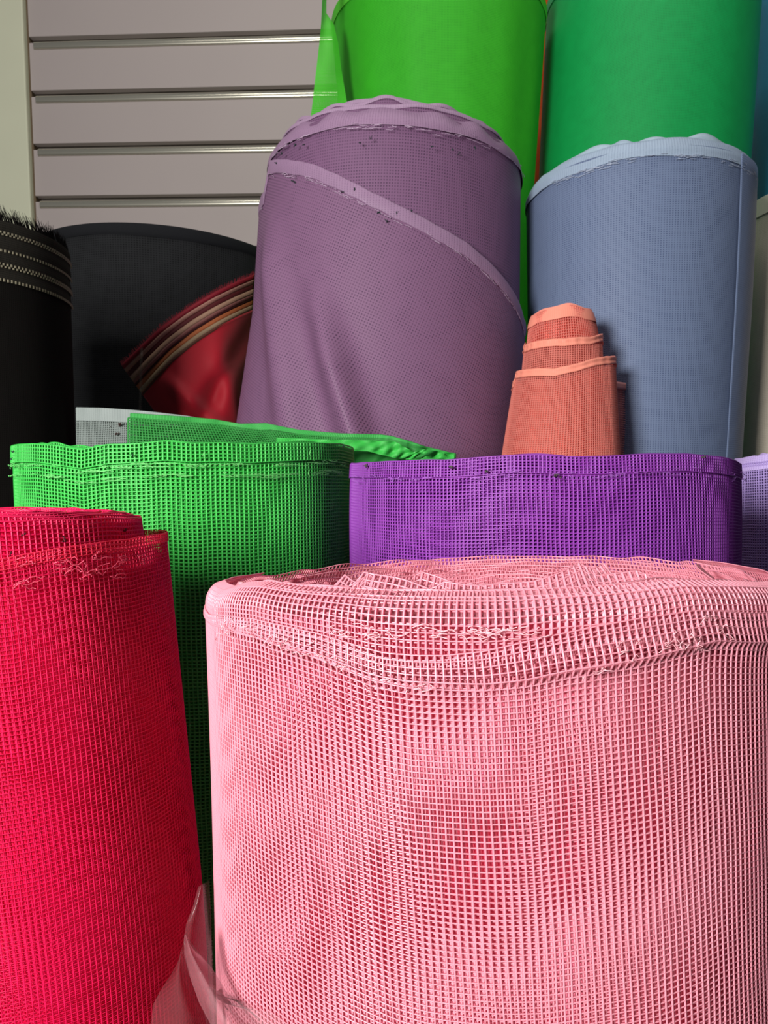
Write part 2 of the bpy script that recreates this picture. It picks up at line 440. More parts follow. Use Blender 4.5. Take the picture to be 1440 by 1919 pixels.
# ------------------------------------------------------------------ red remnant with striped selvage
m_red = plain('red_satin', 'b01226', .66, .35, vary=.05, scale=500, sheen=.15)
edge = [(228, 684), (262, 651), (300, 615), (350, 578), (400, 549), (440, 530), (478, 514)]
ex = np.interp(np.linspace(0, 1, 60), np.linspace(0, 1, 7), [e[0] for e in edge])
ey = np.interp(np.linspace(0, 1, 60), np.linspace(0, 1, 7), [e[1] for e in edge])
for _ in range(6):
    ex[1:-1] = (ex[:-2]+2*ex[1:-1]+ex[2:])/4; ey[1:-1] = (ey[:-2]+2*ey[1:-1]+ey[2:])/4
def redP(s, t):
    """s 0..1 along the cut edge, t = pixels-worth of cloth below it"""
    x = np.interp(s, np.linspace(0, 1, 60), ex); y = np.interp(s, np.linspace(0, 1, 60), ey)
    dx = .58*(1-s)**1.0 - .06*s; dy = .80 + .2*s
    px, py = x + .58*(1-s)*np.minimum(t, 150) - .06*s*np.minimum(t, 330), y + dy*t
    Y = .95 + .112*s*s + .05*(1-s)**3
    f = np.clip((t-72)/80, 0, 1)
    Y = Y - f*(.016*np.exp(-((px-405-.35*(py-650))/26)**2) + .012*np.exp(-((px-345-1.1*(py-740))/20)**2) - .012*np.exp(-((px-420+.5*(py-700))/22)**2))
    Y = Y - .0012*np.sin(t*.22)*(t < 70)
    return np.array([[at(a, b, c) for a, b, c in zip(*r)] for r in zip(px, py, Y)])
T = tag(empty('fabric_remnant', tuple(redP(np.array([[.5]]), np.array([[390.]]))[0, 0])), 'red satin cloth with striped selvage, draped beside the mauve roll', 'cloth')
s_, t_ = np.meshgrid(np.linspace(0, 1, 60), np.concatenate([np.linspace(66, 330, 60), [360, 400]]))
sheet('cloth', redP(s_, t_), m_red, T, thick=.0022)
stripes = [('7d1424', 0, 9), ('ad7f70', 9, 18), ('5a2024', 18, 27), ('a5826c', 27, 37), ('8d5a55', 37, 44), ('3f1a1c', 44, 48), ('b2653c', 48, 57), ('9c8468', 57, 66), ('5b3a2c', 66, 72)]
for c, a, b in stripes:
    s_, t_ = np.meshgrid(np.linspace(0, 1, 60), np.linspace(a-.3, b+.3, 4))
    P = redP(s_, t_); P[1:3, :, 1] -= .0009
    o = sheet('selvage_stripe', P, plain('stripe_'+c, c, .6, .3, vary=.3, scale=900), T, thick=.0012)
    o['label'] = 'woven ' + {'7d1424': 'dark red', 'ad7f70': 'dusty pink', '5a2024': 'maroon', 'a5826c': 'tan', '8d5a55': 'muted rose', '3f1a1c': 'dark brown', 'b2653c': 'orange', '9c8468': 'beige', '5b3a2c': 'brown'}[c] + ' stripe of the selvage'
fr = []
for s in np.linspace(0, 1, 170):
    p = redP(np.array([[s]]), np.array([[2.]]))[0, 0]; q = redP(np.array([[s]]), np.array([[-5.-3*rng.random()]]))[0, 0]
    q = q + rng.normal(0, .0006, 3); fr.append([p, (p+q)/2, q])
tag(tubes('fringe', fr, .0004, plain('dark_red_yarn', '8c0f28', .7), T, taper=True), kind='stuff')
# thin plastic strip
P = np.array([[at(x+dx, y, .9) for dx in (0, 5)] for x, y in ((263, 652), (262, 690), (261, 730), (259, 800), (258, 900))])
o = sheet('plastic_strip', P, film('clear_tape', '8a857c', .09), T, thick=.0002)
o['label'] = 'thin clear plastic strip'

# ------------------------------------------------------------------ mauve roll
R = Roll((499, 984, 305), 1.0, (466, 977, 800), 1.0)
T = thing('netting_roll', R, 'tall mauve purple mesh roll with a diagonal loose flap')
m_mv = weave('mauve_net', '7e5a7c', '4c3450', .0031, .0031, hole=.42, soft=.3, bump=.5, second=.55, vary=.07, amt=.9, drift=18)
m_mvs = weave('mauve_selvage', '9d7d9c', '745678', .0031, .0017, hole=.35, amt=.6, bump=.5, vary=.1)
w1 = Waves(41, 6, (2, 12)); dl = Waves(42, 6, (2, 8), (2, 8))
body('wound_fabric', R, m_mv, T, lambda th: .0015*w1(th), lambda th, v: -.004+.0015*dl(th, v)-.006*np.exp(-v/.004))
band('rim_selvage', R, m_mvs, T, -2.2, 2.2, lambda th: -.004+.003*w1(th)+.002*np.sin(17*th), lambda th: .016+.003*w1(th), lambda th, t: -.0020-.010*(1-t)**2+.0012*np.sin(th*23)*(1-t)+.0022*t*(1-t), m=14)
m_edge = weave('mauve_edge', 'ac8fac', '8f7092', .0031, .0012, hole=.35, amt=.6, bump=.5, vary=.12)  # paler selvage yarn; its tone also paints in the shading contrast between ridges
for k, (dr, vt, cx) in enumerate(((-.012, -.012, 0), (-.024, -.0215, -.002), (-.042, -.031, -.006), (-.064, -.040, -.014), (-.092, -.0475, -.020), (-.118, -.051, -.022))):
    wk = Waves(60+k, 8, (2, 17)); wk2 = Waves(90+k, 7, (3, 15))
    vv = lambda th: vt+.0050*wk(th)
    band('crown_layer', R, m_mv, T, -PI, PI, vv, lambda th: vt+.024, lambda th, t: dr-.004*(1-t)**2-.001+.0035*wk2(th)*(1-t*.5), cx=cx, m=16, n=360, thick=.0008)
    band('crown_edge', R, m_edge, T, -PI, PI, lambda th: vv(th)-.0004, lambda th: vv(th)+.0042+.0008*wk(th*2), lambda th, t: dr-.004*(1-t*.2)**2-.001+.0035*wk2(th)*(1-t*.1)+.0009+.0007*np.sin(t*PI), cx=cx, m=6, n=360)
# the loose outer flap with its diagonal selvage
cv = R.curve([(496, 318), (512, 304), (545, 303), (590, 312), (640, 334), (700, 366), (760, 396), (820, 428), (870, 458), (910, 492), (945, 532), (965, 565), (976, 600)])
def fold(th, v):
    """draped creases at the lower left of the flap"""
    x, y = th, v
    f = .013*np.exp(-((th+.95-(v-.12)*1.6)/.13)**2)*np.clip((v-.08)*14, 0, 1)
    f += -.004*np.exp(-((th+.62-(v-.20)*2.2)/.14)**2)*np.clip((v-.12)*9, 0, 1)
    f += .024*np.exp(-((th+.40-(v-.22)*2.0)/.10)**2)*np.clip((v-.16)*10, 0, 1)
    f += .012*np.clip((-th-.9)*2, 0, 1)*np.clip((v-.18)*7, 0, 1)
    return f
m_flap = weave('mauve_flap', '845f80', '503654', .0030, .0030, hole=.42, soft=.3, rot=math.radians(-22), bump=.5, second=.6, vary=.07, amt=.85, drift=22)
th = np.linspace(-1.58, 1.36, 260)[None]; t = np.linspace(0, 1, 120)[:, None]
V = cv(th)*(1-t)+.62*t; TH = np.broadcast_to(th, V.shape)
sheet('loose_flap', R.P(TH, V, .0030+fold(TH, V)+.0008*dl(TH, V)), m_flap, T, np.stack([TH*R.R, V], -1), .0008)
wE = Waves(77, 8, (9, 50))
band('flap_selvage', R, m_mvs, T, -1.58, 1.36, lambda th: cv(th)-.001+.0006*wE(th), lambda th: cv(th)+.0135+.0012*wE(th), lambda th, t: .0040+fold(th, cv(th)+t*.013)+.0008*np.sin(t*PI), n=500, m=12, thick=.0006)
m_thr = plain('pale_mauve_thread', 'c3a9c4', .5)
ths = []
for i in range(70):
    a = rng.uniform(-1.3, 1.25); v = float(cv(a))+.0155+rng.normal(0, .0015); l = rng.uniform(.002, .012)/R.R
    ths.append(R.P(np.linspace(a, a+l, 5), v + (cv(np.linspace(a, a+l, 5))-cv(a)) + rng.normal(0, .0003, 5), .0052+fold(a, v)))
for i in range(60):
    a = rng.uniform(-1.1, 1.2); v = .019+.003*float(w1(a))+rng.normal(0, .0015); l = rng.uniform(.002, .014)/R.R
    ths.append(R.P(np.linspace(a, a+l, 5), v + rng.normal(0, .0003, 5), .0012))
tag(tubes('frayed_threads', ths, .00028, m_thr, T), kind='stuff')
m_lint = plain('dark_lint', '2b3a3c', .9)
pts = [R.P(*R.hit(x, y), .0052) for x, y in ((526, 309), (557, 343), (645, 363), (667, 358), (712, 401), (725, 418), (575, 274), (560, 276), (807, 281), (885, 279), (858, 290), (843, 283), (697, 264), (678, 272), (745, 402), (534, 291), (770, 398))]
specks('lint', pts, .0014, m_lint, T)

# ------------------------------------------------------------------ light blue roll
R = Roll((986, 1417, 344), 1.04, (990, 1392, 840), 1.04)
T = thing('netting_roll', R, 'light blue mesh roll behind the small coral roll')
m_bl = weave('blue_net', '7484a4', '48587c', .0029, .0023, hole=.42, soft=.3, bump=.5, second=.5, vary=.05, amt=.9, drift=14)
w1 = Waves(141, 6, (2, 9)); w2 = Waves(143, 6, (6, 17)); dl = Waves(142, 6, (2, 8), (2, 8))
body('wound_fabric', R, m_bl, T, lambda th: .007+0*th, lambda th, v: -.001+.0016*dl(th, v))
m_bls = weave('blue_selvage', 'a3b6cc', '8595b4', .0029, .0014, hole=.35, amt=.7, bump=.5, vary=.12)
band('selvage', R, m_bls, T, -2.2, 2.2, lambda th: -.003+.0016*w2(th), lambda th: .017+.0035*w1(th), lambda th, t: .0004-.008*(1-t)**3+.0006*np.sin(t*12)*(1-t)+0*th, n=500, m=16)
for k in range(4):
    wk = Waves(160+k, 7, (5, 21)); wk2 = Waves(190+k, 6, (3, 12))
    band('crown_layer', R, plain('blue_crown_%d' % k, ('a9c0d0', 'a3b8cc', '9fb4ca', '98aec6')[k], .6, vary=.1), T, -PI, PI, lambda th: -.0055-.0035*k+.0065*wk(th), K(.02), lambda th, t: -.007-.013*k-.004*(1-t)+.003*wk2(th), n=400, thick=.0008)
ths = []
for i in range(90):
    a = rng.uniform(-1.3, 1.3); v = .019+.003*float(w1(a))+rng.normal(0, .002); l = rng.uniform(.002, .014)/R.R
    ths.append(R.P(np.linspace(a, a+l, 5), v + rng.normal(0, .0003, 5), .0016))
tag(tubes('frayed_threads', ths, .00028, plain('pale_blue_thread', 'b4c0d6', .5), T), kind='stuff')
# vertical overlap of the last turn on the right
th1, _ = R.hit(1375, 600)
band('loose_edge', R, m_bl, T, th1, th1+1.4, lambda th: .006+.002*w2(th), K(.7), lambda th, t: .0004+.0012*np.sin(t*9)+.0006*np.clip((th-th1)*8, 0, 1), n=60, m=60, thick=.0008)

# ------------------------------------------------------------------ coral roll
R = Roll((990, 1116, 610), .86, (943, 1166, 858), .84)
T = thing('netting_roll', R, 'small coral orange mesh roll, telescoped into stepped layers')
m_co = weave('coral_solid', 'ff8c7e', 'fc7a6a', .0024, .0024, bump=.4)
m_con = plain('coral_net', 'ff9a8c', .45, .4, vary=.06, trans=.35)
m_cos = weave('coral_selvage', 'ff9e88', 'f88a78', .0024, .0012, hole=.35, amt=.6, bump=.4)
Rt = Roll((991, 1115, 600), .86, (983, 1129, 690), .86)
w1 = Waves(241, 6, (2, 9)); dl = Waves(242, 6, (2, 8), (6, 20))
body('core_turns', Rt, m_co, T, lambda th: -.006+.003*w1(th), lambda th, v: -.0015+.0012*dl(th, v)-.003*np.exp(-(v+.006)/.004), nth=100, nv=60, vend=.12)
netband('core_net', Rt, m_con, T, -1.7, 1.7, lambda th: -.005+.003*w1(th), K(.05), lambda th, t: .0006+.0008*np.sin(5*th)+0*t-.002*(1-t)**6, .0024, .0024, .0011, .0009, .0006)
band('core_selvage', Rt, m_cos, T, -PI, PI, lambda th: -.0075+.003*w1(th), lambda th: .006+.002*w1(th), lambda th, t: -.0028*(1-t)**2+.0008+0*th, m=8)
def shell(px_top, rad_px, D, vend, name, mn, ms, w=.0016, end=.40, th0=-1.9, th1=1.7, soft=.3):
    (xa, xb, y), (xc, xd, y2) = rad_px
    Q = Roll((xa, xb, y), D, (xc, xd, y2), D-.01)
    c = Q.curve(px_top)
    wk = Waves(int(D*1000)+len(name), 8, (5, 30))
    netband(name+'_net', Q, mn, T, th0, th1, lambda th: c(th)+.0006*wk(th), K(vend), lambda th, t: 0*th+0*t+.0008*wk(th), .0024, .0023, .00145, .0012, .0006, wob=(.0003, 5))
    band(name+'_selvage', Q, ms, T, th0, th1, lambda th: c(th)-.0005+.0007*wk(th), lambda th: c(th)+.0075, lambda th, t: .0006+.0008*wk(th)+.0005*np.sin(t*9), m=8, n=200, thick=.0005)
    return Q, c
shell([(984, 650), (986, 643), (1010, 640), (1060, 636), (1105, 633), (1128, 626)], ((984, 1129, 640), (975, 1134, 740)), .86, .07, 'middle_layer', m_con, m_cos)
Q, c = shell([(966, 712), (969, 697), (1000, 692), (1040, 692), (1080, 683), (1115, 672), (1152, 668)], ((967, 1154, 690), (941, 1163, 855)), .86, .24, 'outer_layer', m_con, m_cos)
body('wound_fabric', Q, m_co, T, lambda th: c(np.clip(th, -1.2, 1.3))+.010, lambda th, v: -.0012+0*th, nth=100, nv=50)
# dusty pink strip standing at its right
g = []
for i, y in enumerate(np.linspace(716, 900, 44)):
    row = []
    for x, Y in zip(np.linspace(1140, 1188-(3 if y > 730 else 0), 15), np.linspace(.86, .875, 15)):
        row.append(at(x+1.2*math.sin(y*.05), y+(x-1160)*.16, Y+.004*math.sin(x*.14)))
    g.append(row)
R2b = tuple(at(1165, 900, .79))
o = net('netting_remnant', np.array(g), .0011, .0009, .0006, plain('dusty_pink_net', 'd68f94', .5, trans=.25))
tag(o, 'dusty pink net strip standing right of the coral roll', 'netting')
g2 = np.array(g)[:, :, :] + np.array([0, .003, 0])
sheet('backing_layer', g2, weave('dusty_pink_layer', 'c98088', '9a5560', .0024, .0024), o)
sheet('folded_edge', np.array(g)[:4] + np.array([0, -.001, 0]), plain('dusty_pink_edge', 'e59c9a', .5), o, thick=.0008)

# ------------------------------------------------------------------ lilac roll (right edge, behind the purple one)
R = Roll((1374, 1740, 862), .77, (1376, 1738, 1060), .77)
T = thing('netting_roll', R, 'pale lilac mesh roll at the right edge behind the purple one')
w1 = Waves(341, 6, (3, 12))
body('wound_fabric', R, weave('lilac_layer', '8d78b4', '4c3a70', .0026, .0022, bump=.3), T, lambda th: .001*w1(th), lambda th, v: -.003+0*th)
m_li = plain('lilac_net', 'bfa6ea', .5, trans=.15)
netband('outer_net', R, m_li, T, -1.9, .6, lambda th: .002*w1(th), K(.14), lambda th, t: 0*th+.001*w1(th)+0*t, .0026, .0022, .0013, .001, .0007)
band('selvage', R, weave('lilac_selvage', 'cdb8f2', 'a894d6', .0026, .0014, amt=.6), T, -PI, PI, lambda th: -.006+.003*w1(th), lambda th: .006+0*th, lambda th, t: .0006-.002*(1-t)+.001*w1(th))
for k in range(3):
    wk = Waves(350+k, 7, (3, 14))
    band('crown_layer', R, plain('lilac_crown_%d' % k, 'c8b2ee', .6), T, -PI, PI, lambda th: -.006-.002*k+.003*wk(th), K(.02), lambda th, t: -.008-.012*k+.002*wk(th)+0*t, n=300, thick=.0006)

# ------------------------------------------------------------------ purple roll
R = Roll((653, 1392, 872), .545, (656, 1390, 1040), .545)
RP = R
T = thing('netting_roll', R, 'deep purple mesh roll directly behind the light pink roll')
w1 = Waves(441, 7, (3, 14)); w2 = Waves(442, 7, (2, 9), (5, 30))
cv = R.curve([(655, 870), (700, 868), (760, 866), (830, 865), (900, 860), (960, 855), (1010, 855), (1080, 858), (1150, 856), (1220, 853), (1290, 852), (1330, 856), (1370, 862), (1390, 870)])
m_pu = plain('purple_net', '8f3bac', .42, .45, vary=.08, trans=.08)
body('wound_fabric', R, weave('purple_layer', '8433a8', '6a2490', .0023, .0018, bump=.4), T, lambda th: cv(np.clip(th, -1.3, 1.3))+.004, lambda th, v: -.0027+.0008*w2(th, v))
O = lambda th, t: .0009*w2(th, t*.1)-.002*(1-t)**8
netband('outer_net', R, m_pu, T, -1.9, 1.9, lambda th: cv(th), K(.16), O, .00235, .00185, .00115, .0009, .0008, skew=.02, wob=(.00045, 3))
netband('under_net', R, m_pu, T, -1.9, 1.9, lambda th: cv(th)+.001, K(.16), lambda th, t: -.0011+O(th, t), .00235, .00185, .00115, .0009, .0008, skew=-.03, wob=(.0004, 8))
m_pue = plain('purple_edge', '8336b4', .5)
netband('selvage', R, m_pu, T, -1.9, 1.9, lambda th: cv(th)-.0006+.0005*w1(th), lambda th: cv(th)+.0085, lambda th, t: .0008+O(th, t*.05), .0021, .0012, .0013, .0008, .0007, wob=(.0003, 4))
for k in range(5):
    wk = Waves(450+k, 7, (3, 14)); wk2 = Waves(460+k, 6, (3, 12))
    netband('inner_turn', R, m_pu, T, -PI, PI, lambda th: -.0002+.002*wk(th)+(cv(np.clip(th, -1.3, 1.3))), K(.014), lambda th, t: -.007-.014*k-.001*(1-t)+.003*wk2(th), .0024, .0018, .0014, .001, .0008)
ths = []
for i in range(70):
    a = rng.uniform(-1.3, 1.3); v = float(cv(a))+.009+rng.normal(0, .0012); l = rng.uniform(.001, .008)/R.R
    ths.append(R.P(np.linspace(a, a+l, 5), v + rng.normal(0, .0003, 5), .0019+rng.uniform(0, .0006, 5)))
tag(tubes('frayed_threads', ths, .00018, plain('pale_purple_thread', 'a868c8', .5), T), kind='stuff')
specks('lint', [R.P(*R.hit(x, y), .002) for x, y in ((916, 881), (848, 873), (1045, 892), (1310, 856), (690, 872))], .0011, plain('grey_green_lint', '4c4a44', .9), T)

# ------------------------------------------------------------------ green roll
R = Roll((19, 664, 845), .625, (36, 660, 1100), .625)
RG = R
T = thing('netting_roll', R, 'bright green mesh roll behind the red roll')
w1 = Waves(541, 7, (3, 14)); w2 = Waves(542, 7, (2, 9), (5, 30))
cv = R.curve([(22, 838), (60, 834), (110, 840), (150, 846), (200, 836), (260, 834), (310, 830), (360, 834), (420, 832), (470, 836), (540, 833), (600, 832), (640, 835), (660, 840)])
m_gr = plain('green_net', '40c450', .42, .45, vary=.08, trans=.08)
body('wound_fabric', R, weave('green_layer', '38bc4a', '2a9c3c', .0025, .0020, bump=.4), T, lambda th: cv(np.clip(th, -1.3, 1.3))+.004, lambda th, v: -.0027+.0008*w2(th, v))
O = lambda th, t: .0010*w2(th, t*.1)-.002*(1-t)**8
netband('outer_net', R, m_gr, T, -1.9, 1.9, lambda th: cv(th), K(.42), O, .0030, .00235, .0015, .0012, .0009, skew=.01, wob=(.0004, 13))
netband('under_net', R, m_gr, T, -1.9, 1.9, lambda th: cv(th)+.001, K(.42), lambda th, t: -.0012+O(th, t), .0030, .00235, .0015, .0012, .0009, skew=-.02, wob=(.0004, 18))
netband('selvage', R, m_gr, T, -1.9, 1.9, lambda th: cv(th)-.001+.0008*w1(th), lambda th: cv(th)+.0105, lambda th, t: .0012+.0006*w1(th)+O(th, t*.05), .0028, .0017, .0016, .0011, .0008, wob=(.0004, 14))
for k in range(5):
    wk = Waves(550+k, 7, (4, 16)); wk2 = Waves(560+k, 6, (3, 12))
    netband('inner_turn', R, m_gr, T, -PI, PI, lambda th: -.0015+.0025*wk(th)+(cv(np.clip(th, -1.3, 1.3))), K(.014), lambda th, t: -.006-.013*k-.001*(1-t)+.003*wk2(th), .0024, .0018, .0014, .001, .0008)
ths = []
m_grt = plain('pale_green_thread', '7fe080', .5)
for i in range(120):
    a = rng.uniform(-1.1, 1.2); v = float(cv(a))+rng.choice([.0125, .019])+rng.normal(0, .0008); l = rng.uniform(.002, .016)/R.R
    ths.append(R.P(np.linspace(a, a+l, 7), v + rng.normal(0, .0003, 7), .0017+rng.uniform(0, .0006, 7)))
for x, y in ((573, 886), (381, 852), (575, 849)):
    a, v = R.hit(x, y)
    ths.append(R.P(a+np.array([0, .004, -.004, .006, 0]), v+np.array([0, -.002, .001, .003, -.001]), .003))
tag(tubes('frayed_threads', ths, .00020, m_grt, T), kind='stuff')
specks('lint', [R.P(*R.hit(x, y), .002) for x, y in ((31, 847), (28, 860), (250, 852), (640, 836))], .0009, m_lint, T)
# inner layers pulled up and away behind, ending in a crumpled point on the right
def ribbon(top, bot, Y, n, m, ruffle=0, seed=1):
    tx = np.array([p[0] for p in top]); ty = np.array([p[1] for p in top]); bx = np.array([p[0] for p in bot]); by = np.array([p[1] for p in bot])
    u = np.linspace(0, 1, n); k = np.linspace(0, 1, len(top)); kb = np.linspace(0, 1, len(bot)); ky = np.linspace(0, 1, len(Y))
    X0, Y0, X1, Y1 = np.interp(u, k, tx), np.interp(u, k, ty), np.interp(u, kb, bx), np.interp(u, kb, by)
    D = np.interp(u, ky, Y); wr = Waves(seed, 6, (3, 25), (1, 3))
    out = []
    for t in np.linspace(0, 1, m):
        out.append([at(X0[i]*(1-t)+X1[i]*t, Y0[i]*(1-t)+Y1[i]*t, D[i]+ruffle*float(wr(u[i]*3, t*2))*(.3+u[i])) for i in range(n)])
    return np.array(out)
Pf = ribbon([(245, 775), (340, 781), (400, 786), (450, 795), (500, 794), (560, 806), (640, 813), (715, 815), (735, 818), (770, 828), (800, 838), (855, 851)],
            [(245, 900), (400, 900), (560, 905), (650, 880), (715, 868), (770, 868), (853, 862)], (.70, .72, .72, .71, .70, .71), 200, 40, .004, 5)
m_gd = plain('green_single_net', '37a548', .5, vary=.1, trans=.3)
net('loose_inner_turn', Pf, .0014, .0011, .0007, m_gd, T)
sheet('loose_selvage', Pf[:5]+np.array([0, -.0012, 0]), weave('green_sheer', '3fae50', '2c8038', .0022, .0014, alpha=False, amt=.4), T, np.stack(np.meshgrid(np.linspace(0, .4, 200), np.linspace(0, .02, 5)), -1))
Pg = ribbon([(240, 783), (400, 795), (560, 815), (700, 824), (760, 838), (820, 846), (850, 858)], [(240, 905), (560, 905), (660, 870), (760, 866), (850, 864)], (.69, .70, .70, .69, .68, .70), 190, 26, .006, 9)
net('loose_second_turn', Pg, .0015, .0012, .0007, m_gd, T)
Pc = ribbon([(520, 822), (600, 824), (680, 826), (740, 828), (775, 848), (800, 842), (852, 850)], [(520, 842), (600, 842), (690, 845), (740, 858), (778, 862), (850, 862)], (.66, .665, .67, .675, .68, .69), 160, 10, .005, 12)
net('crumpled_point', Pc, .0018, .0014, .0009, m_gr, T)

# white net remnant behind
Pw = ribbon([(143, 764), (190, 765), (250, 769), (300, 774), (350, 780), (410, 790), (470, 800)], [(145, 905), (300, 905), (470, 905)], (.745, .76, .77, .77), 100, 42, .001, 3)
m_wh = plain('white_net', 'aab6b2', .55, vary=.1, trans=.3)
o = net('netting_remnant', Pw, .0010, .0010, .0006, m_wh)
tag(o, 'greyish white net strip rising behind the green roll', 'netting')
sheet('selvage', Pw[:8]+np.array([0, -.001, 0]), weave('white_sheer', 'a0aaa8', '7c8684', .0022, .0022, hole=.4, amt=.4, bump=.3), o, np.stack(np.meshgrid(np.linspace(0, .16, 100), np.linspace(0, .025, 8)), -1))
specks('lint', [at(x, y, .755) for x, y in ((178, 776), (206, 801), (226, 795), (220, 812), (280, 802), (203, 806), (330, 806))], .0016, plain('brown_lint', '3a1d18', .9), o)

# ------------------------------------------------------------------ red roll
R = Roll((-350, 313, 1012), .378, (-270, 374, 1650), .368)
RR = R
T = thing('netting_roll', R, 'bright red mesh roll in the left foreground')
w1 = Waves(641, 7, (3, 14)); w2 = Waves(642, 7, (2, 8), (5, 30))
cv = R.curve([(2, 1050), (40, 1042), (80, 1035), (120, 1028), (160, 1022), (200, 1016), (240, 1013), (270, 1005), (290, 996), (300, 984), (308, 980)])
cvr = lambda th: np.where(th > 1.25, cv(1.25)-.003*(th-1.25), np.where(th < -.1, cv(-.1)+.004*(th+.1)*0, cv(th)))
m_rd = plain('red_net', 'ea1556', .42, .5, vary=.06, trans=.1)
m_rdb = weave('red_layer', 'ee0c54', 'd00a46', .0021, .00165, hole=.45, bump=.3)
body('wound_fabric', R, m_rdb, T, lambda th: cvr(th)+.010, lambda th, v: -.0018+.0006*w2(th, v))
O = lambda th, t: .0007*w2(th, t*.2)
netband('outer_net', R, m_rd, T, -1.2, PI, lambda th: cvr(th), K(.27), O, .0021, .00165, .00042, .00034, .0004, skew=0.0, wob=(.00030, 23))
netband('under_net', R, m_rd, T, -1.2, 2.0, lambda th: cvr(th)+.003, K(.27), lambda th, t: -.0007+O(th, t), .0021, .00165, .00065, .00045, .0005, skew=.025, wob=(.0003, 28))
netband('selvage', R, plain('red_selvage', 'ee2c50', .5), T, -1.2, PI, lambda th: cvr(th)-.0004+.0002*w1(th), lambda th: cvr(th)+.0036, lambda th, t: .0005+O(th, t*.02), .0021, .0009, .0005, .0004, .0005, wob=(.0001, 24))
# inner turns rising above the outer one
R2 = Roll((-307, 270, 1000), .374, (-230, 330, 1650), .364)
for k, (dr, zt) in enumerate(((0, 1.0390), (-.003, 1.0402), (-.0065, 1.0408), (-.011, 1.0412), (-.017, 1.0412), (-.024, 1.0412), (-.032, 1.0410), (-.040, 1.0408))):
    wk = Waves(650+k, 7, (3, 14)); wk2 = Waves(660+k, 6, (2, 9)); az = R2.A[30][2]
    vt = lambda th: (R2.P(th, 0*th, dr)[..., 2]-zt)/az + .0011*wk(th)
    netband('inner_turn', R2, m_rd, T, -PI, PI, vt, lambda th: vt(th)+.035, lambda th, t: dr-.0008*(1-t)+.0014*wk2(th), .0021, .00165, .0009, .0008, .0007, wob=(.0003, 70+k))
    band('inner_selvage', R2, m_rdb, T, -PI, PI, lambda th: vt(th)+.0008, lambda th: vt(th)+.035, lambda th, t: dr-.0010-.0008*(1-t)+.0014*wk2(th), n=300, m=6)
ths = []
for x, y in ((165, 1043), (215, 1042), (255, 1052), (120, 1075), (150, 1072), (170, 1076), (205, 1062), (45, 1095), (20, 1100), (100, 1060), (130, 1058), (205, 1082), (150, 1081), (30, 1060)):
    a, v = R.hit(x, y); n = 7
    for q in range(3):
        ths.append(R.P(a+np.cumsum(rng.normal(.010, .012, n)), v+np.cumsum(rng.normal(-.0001, .0006, n)), .0010+rng.uniform(0, .0008, n)))
tag(tubes('frayed_threads', ths, .00018, plain('pale_red_thread', 'f2607c', .5), T), kind='stuff')
specks('lint', [R2.P(*R2.hit(x, y), .0012) for x, y, o_ in ((20, 1036, -.004), (44, 1002, -.009), (118, 1012, -.005), (115, 1008, -.006), (230, 994, -.009), (295, 1037, .001))], .0007, plain('dark_brown_lint', '3a1418', .9), T)

# ------------------------------------------------------------------ light pink roll (foreground)
R = Roll((385, 1512, 1135), .300, (408, 1512, 1850), .300)
RK = R
T = thing('netting_roll', R, 'large light pink mesh roll in the right foreground')
w1 = Waves(741, 7, (3, 14)); w2 = Waves(742, 7, (2, 7), (5, 30))
m_pk = plain('pink_net', 'fdaabc', .30, .8, vary=.05, trans=.30)
m_pkb = weave('pink_layer', 'f98ca8', 'f27a9c', .0020, .0016, hole=.45, bump=.4)
lowc = R.curve([(392, 1165), (430, 1180), (480, 1192), (540, 1212), (600, 1232), (660, 1256), (700, 1272), (760, 1284), (830, 1288), (900, 1290), (980, 1284), (1060, 1268), (1140, 1256), (1200, 1247), (1260, 1232), (1330, 1212), (1400, 1195), (1438, 1185)])
upc = R.curve([(392, 1150), (430, 1155), (480, 1160), (540, 1172), (600, 1186), (660, 1205), (720, 1222), (780, 1228), (830, 1228), (900, 1220), (960, 1208), (1040, 1190), (1120, 1172), (1200, 1158), (1300, 1145), (1438, 1120)])
_rim = R.curve([(398, 1102), (430, 1094), (470, 1094), (520, 1100), (600, 1107), (700, 1111), (800, 1114), (900, 1114), (1000, 1112), (1100, 1107), (1200, 1099), (1300, 1090), (1438, 1078)])
def rimc(th):
    a = np.abs(np.mod(th+PI, 2*PI)-PI)
    f = np.clip((a-1.15)/.9, 0, 1); f = f*f*(3-2*f)
    return _rim(np.clip(th, -1.2, 1.1))*(1-f) - .0068*f
def shoulder(th, V): return -.0075*(1-np.sqrt(np.clip(1-np.clip(1-(V-rimc(th))/.0085, 0, 1)**2, 0, 1)))
body('wound_fabric', R, m_pkb, T, lambda th: rimc(th)+.008, lambda th, v: -.0019+.0005*w2(th, v), cap=.020)
Rw = lambda th, V: .0009*w2(th, V)
def pknet(name, v0, v1, offf, ds, wu=.00072, wv_=.00048, t=.00065, skew=0, seed=1, rows=None, th0=-1.95, th1=1.95, wob=.00025, pu=.00200, pv=.00160):
    n = int((th1-th0)*R.R/pu); th = np.linspace(th0, th1, n)[None]
    a, b = v0(th), v1(th); m = rows or int(np.mean(b-a)/pv); tt = np.linspace(0, 1, m)[:, None]
    V = a*(1-tt)+b*tt; TH = th + skew*V/R.R
    g1 = Waves(seed, 7, (3, 26), (30, 160)); g2 = Waves(seed+50, 7, (3, 26), (30, 160))
    TH = TH+wob*g2(TH, V)/R.R
    return net(name, R.P(TH, V+wob*g1(TH, V), offf(TH, V, tt)+ds), wu, wv_, t, m_pk, T)
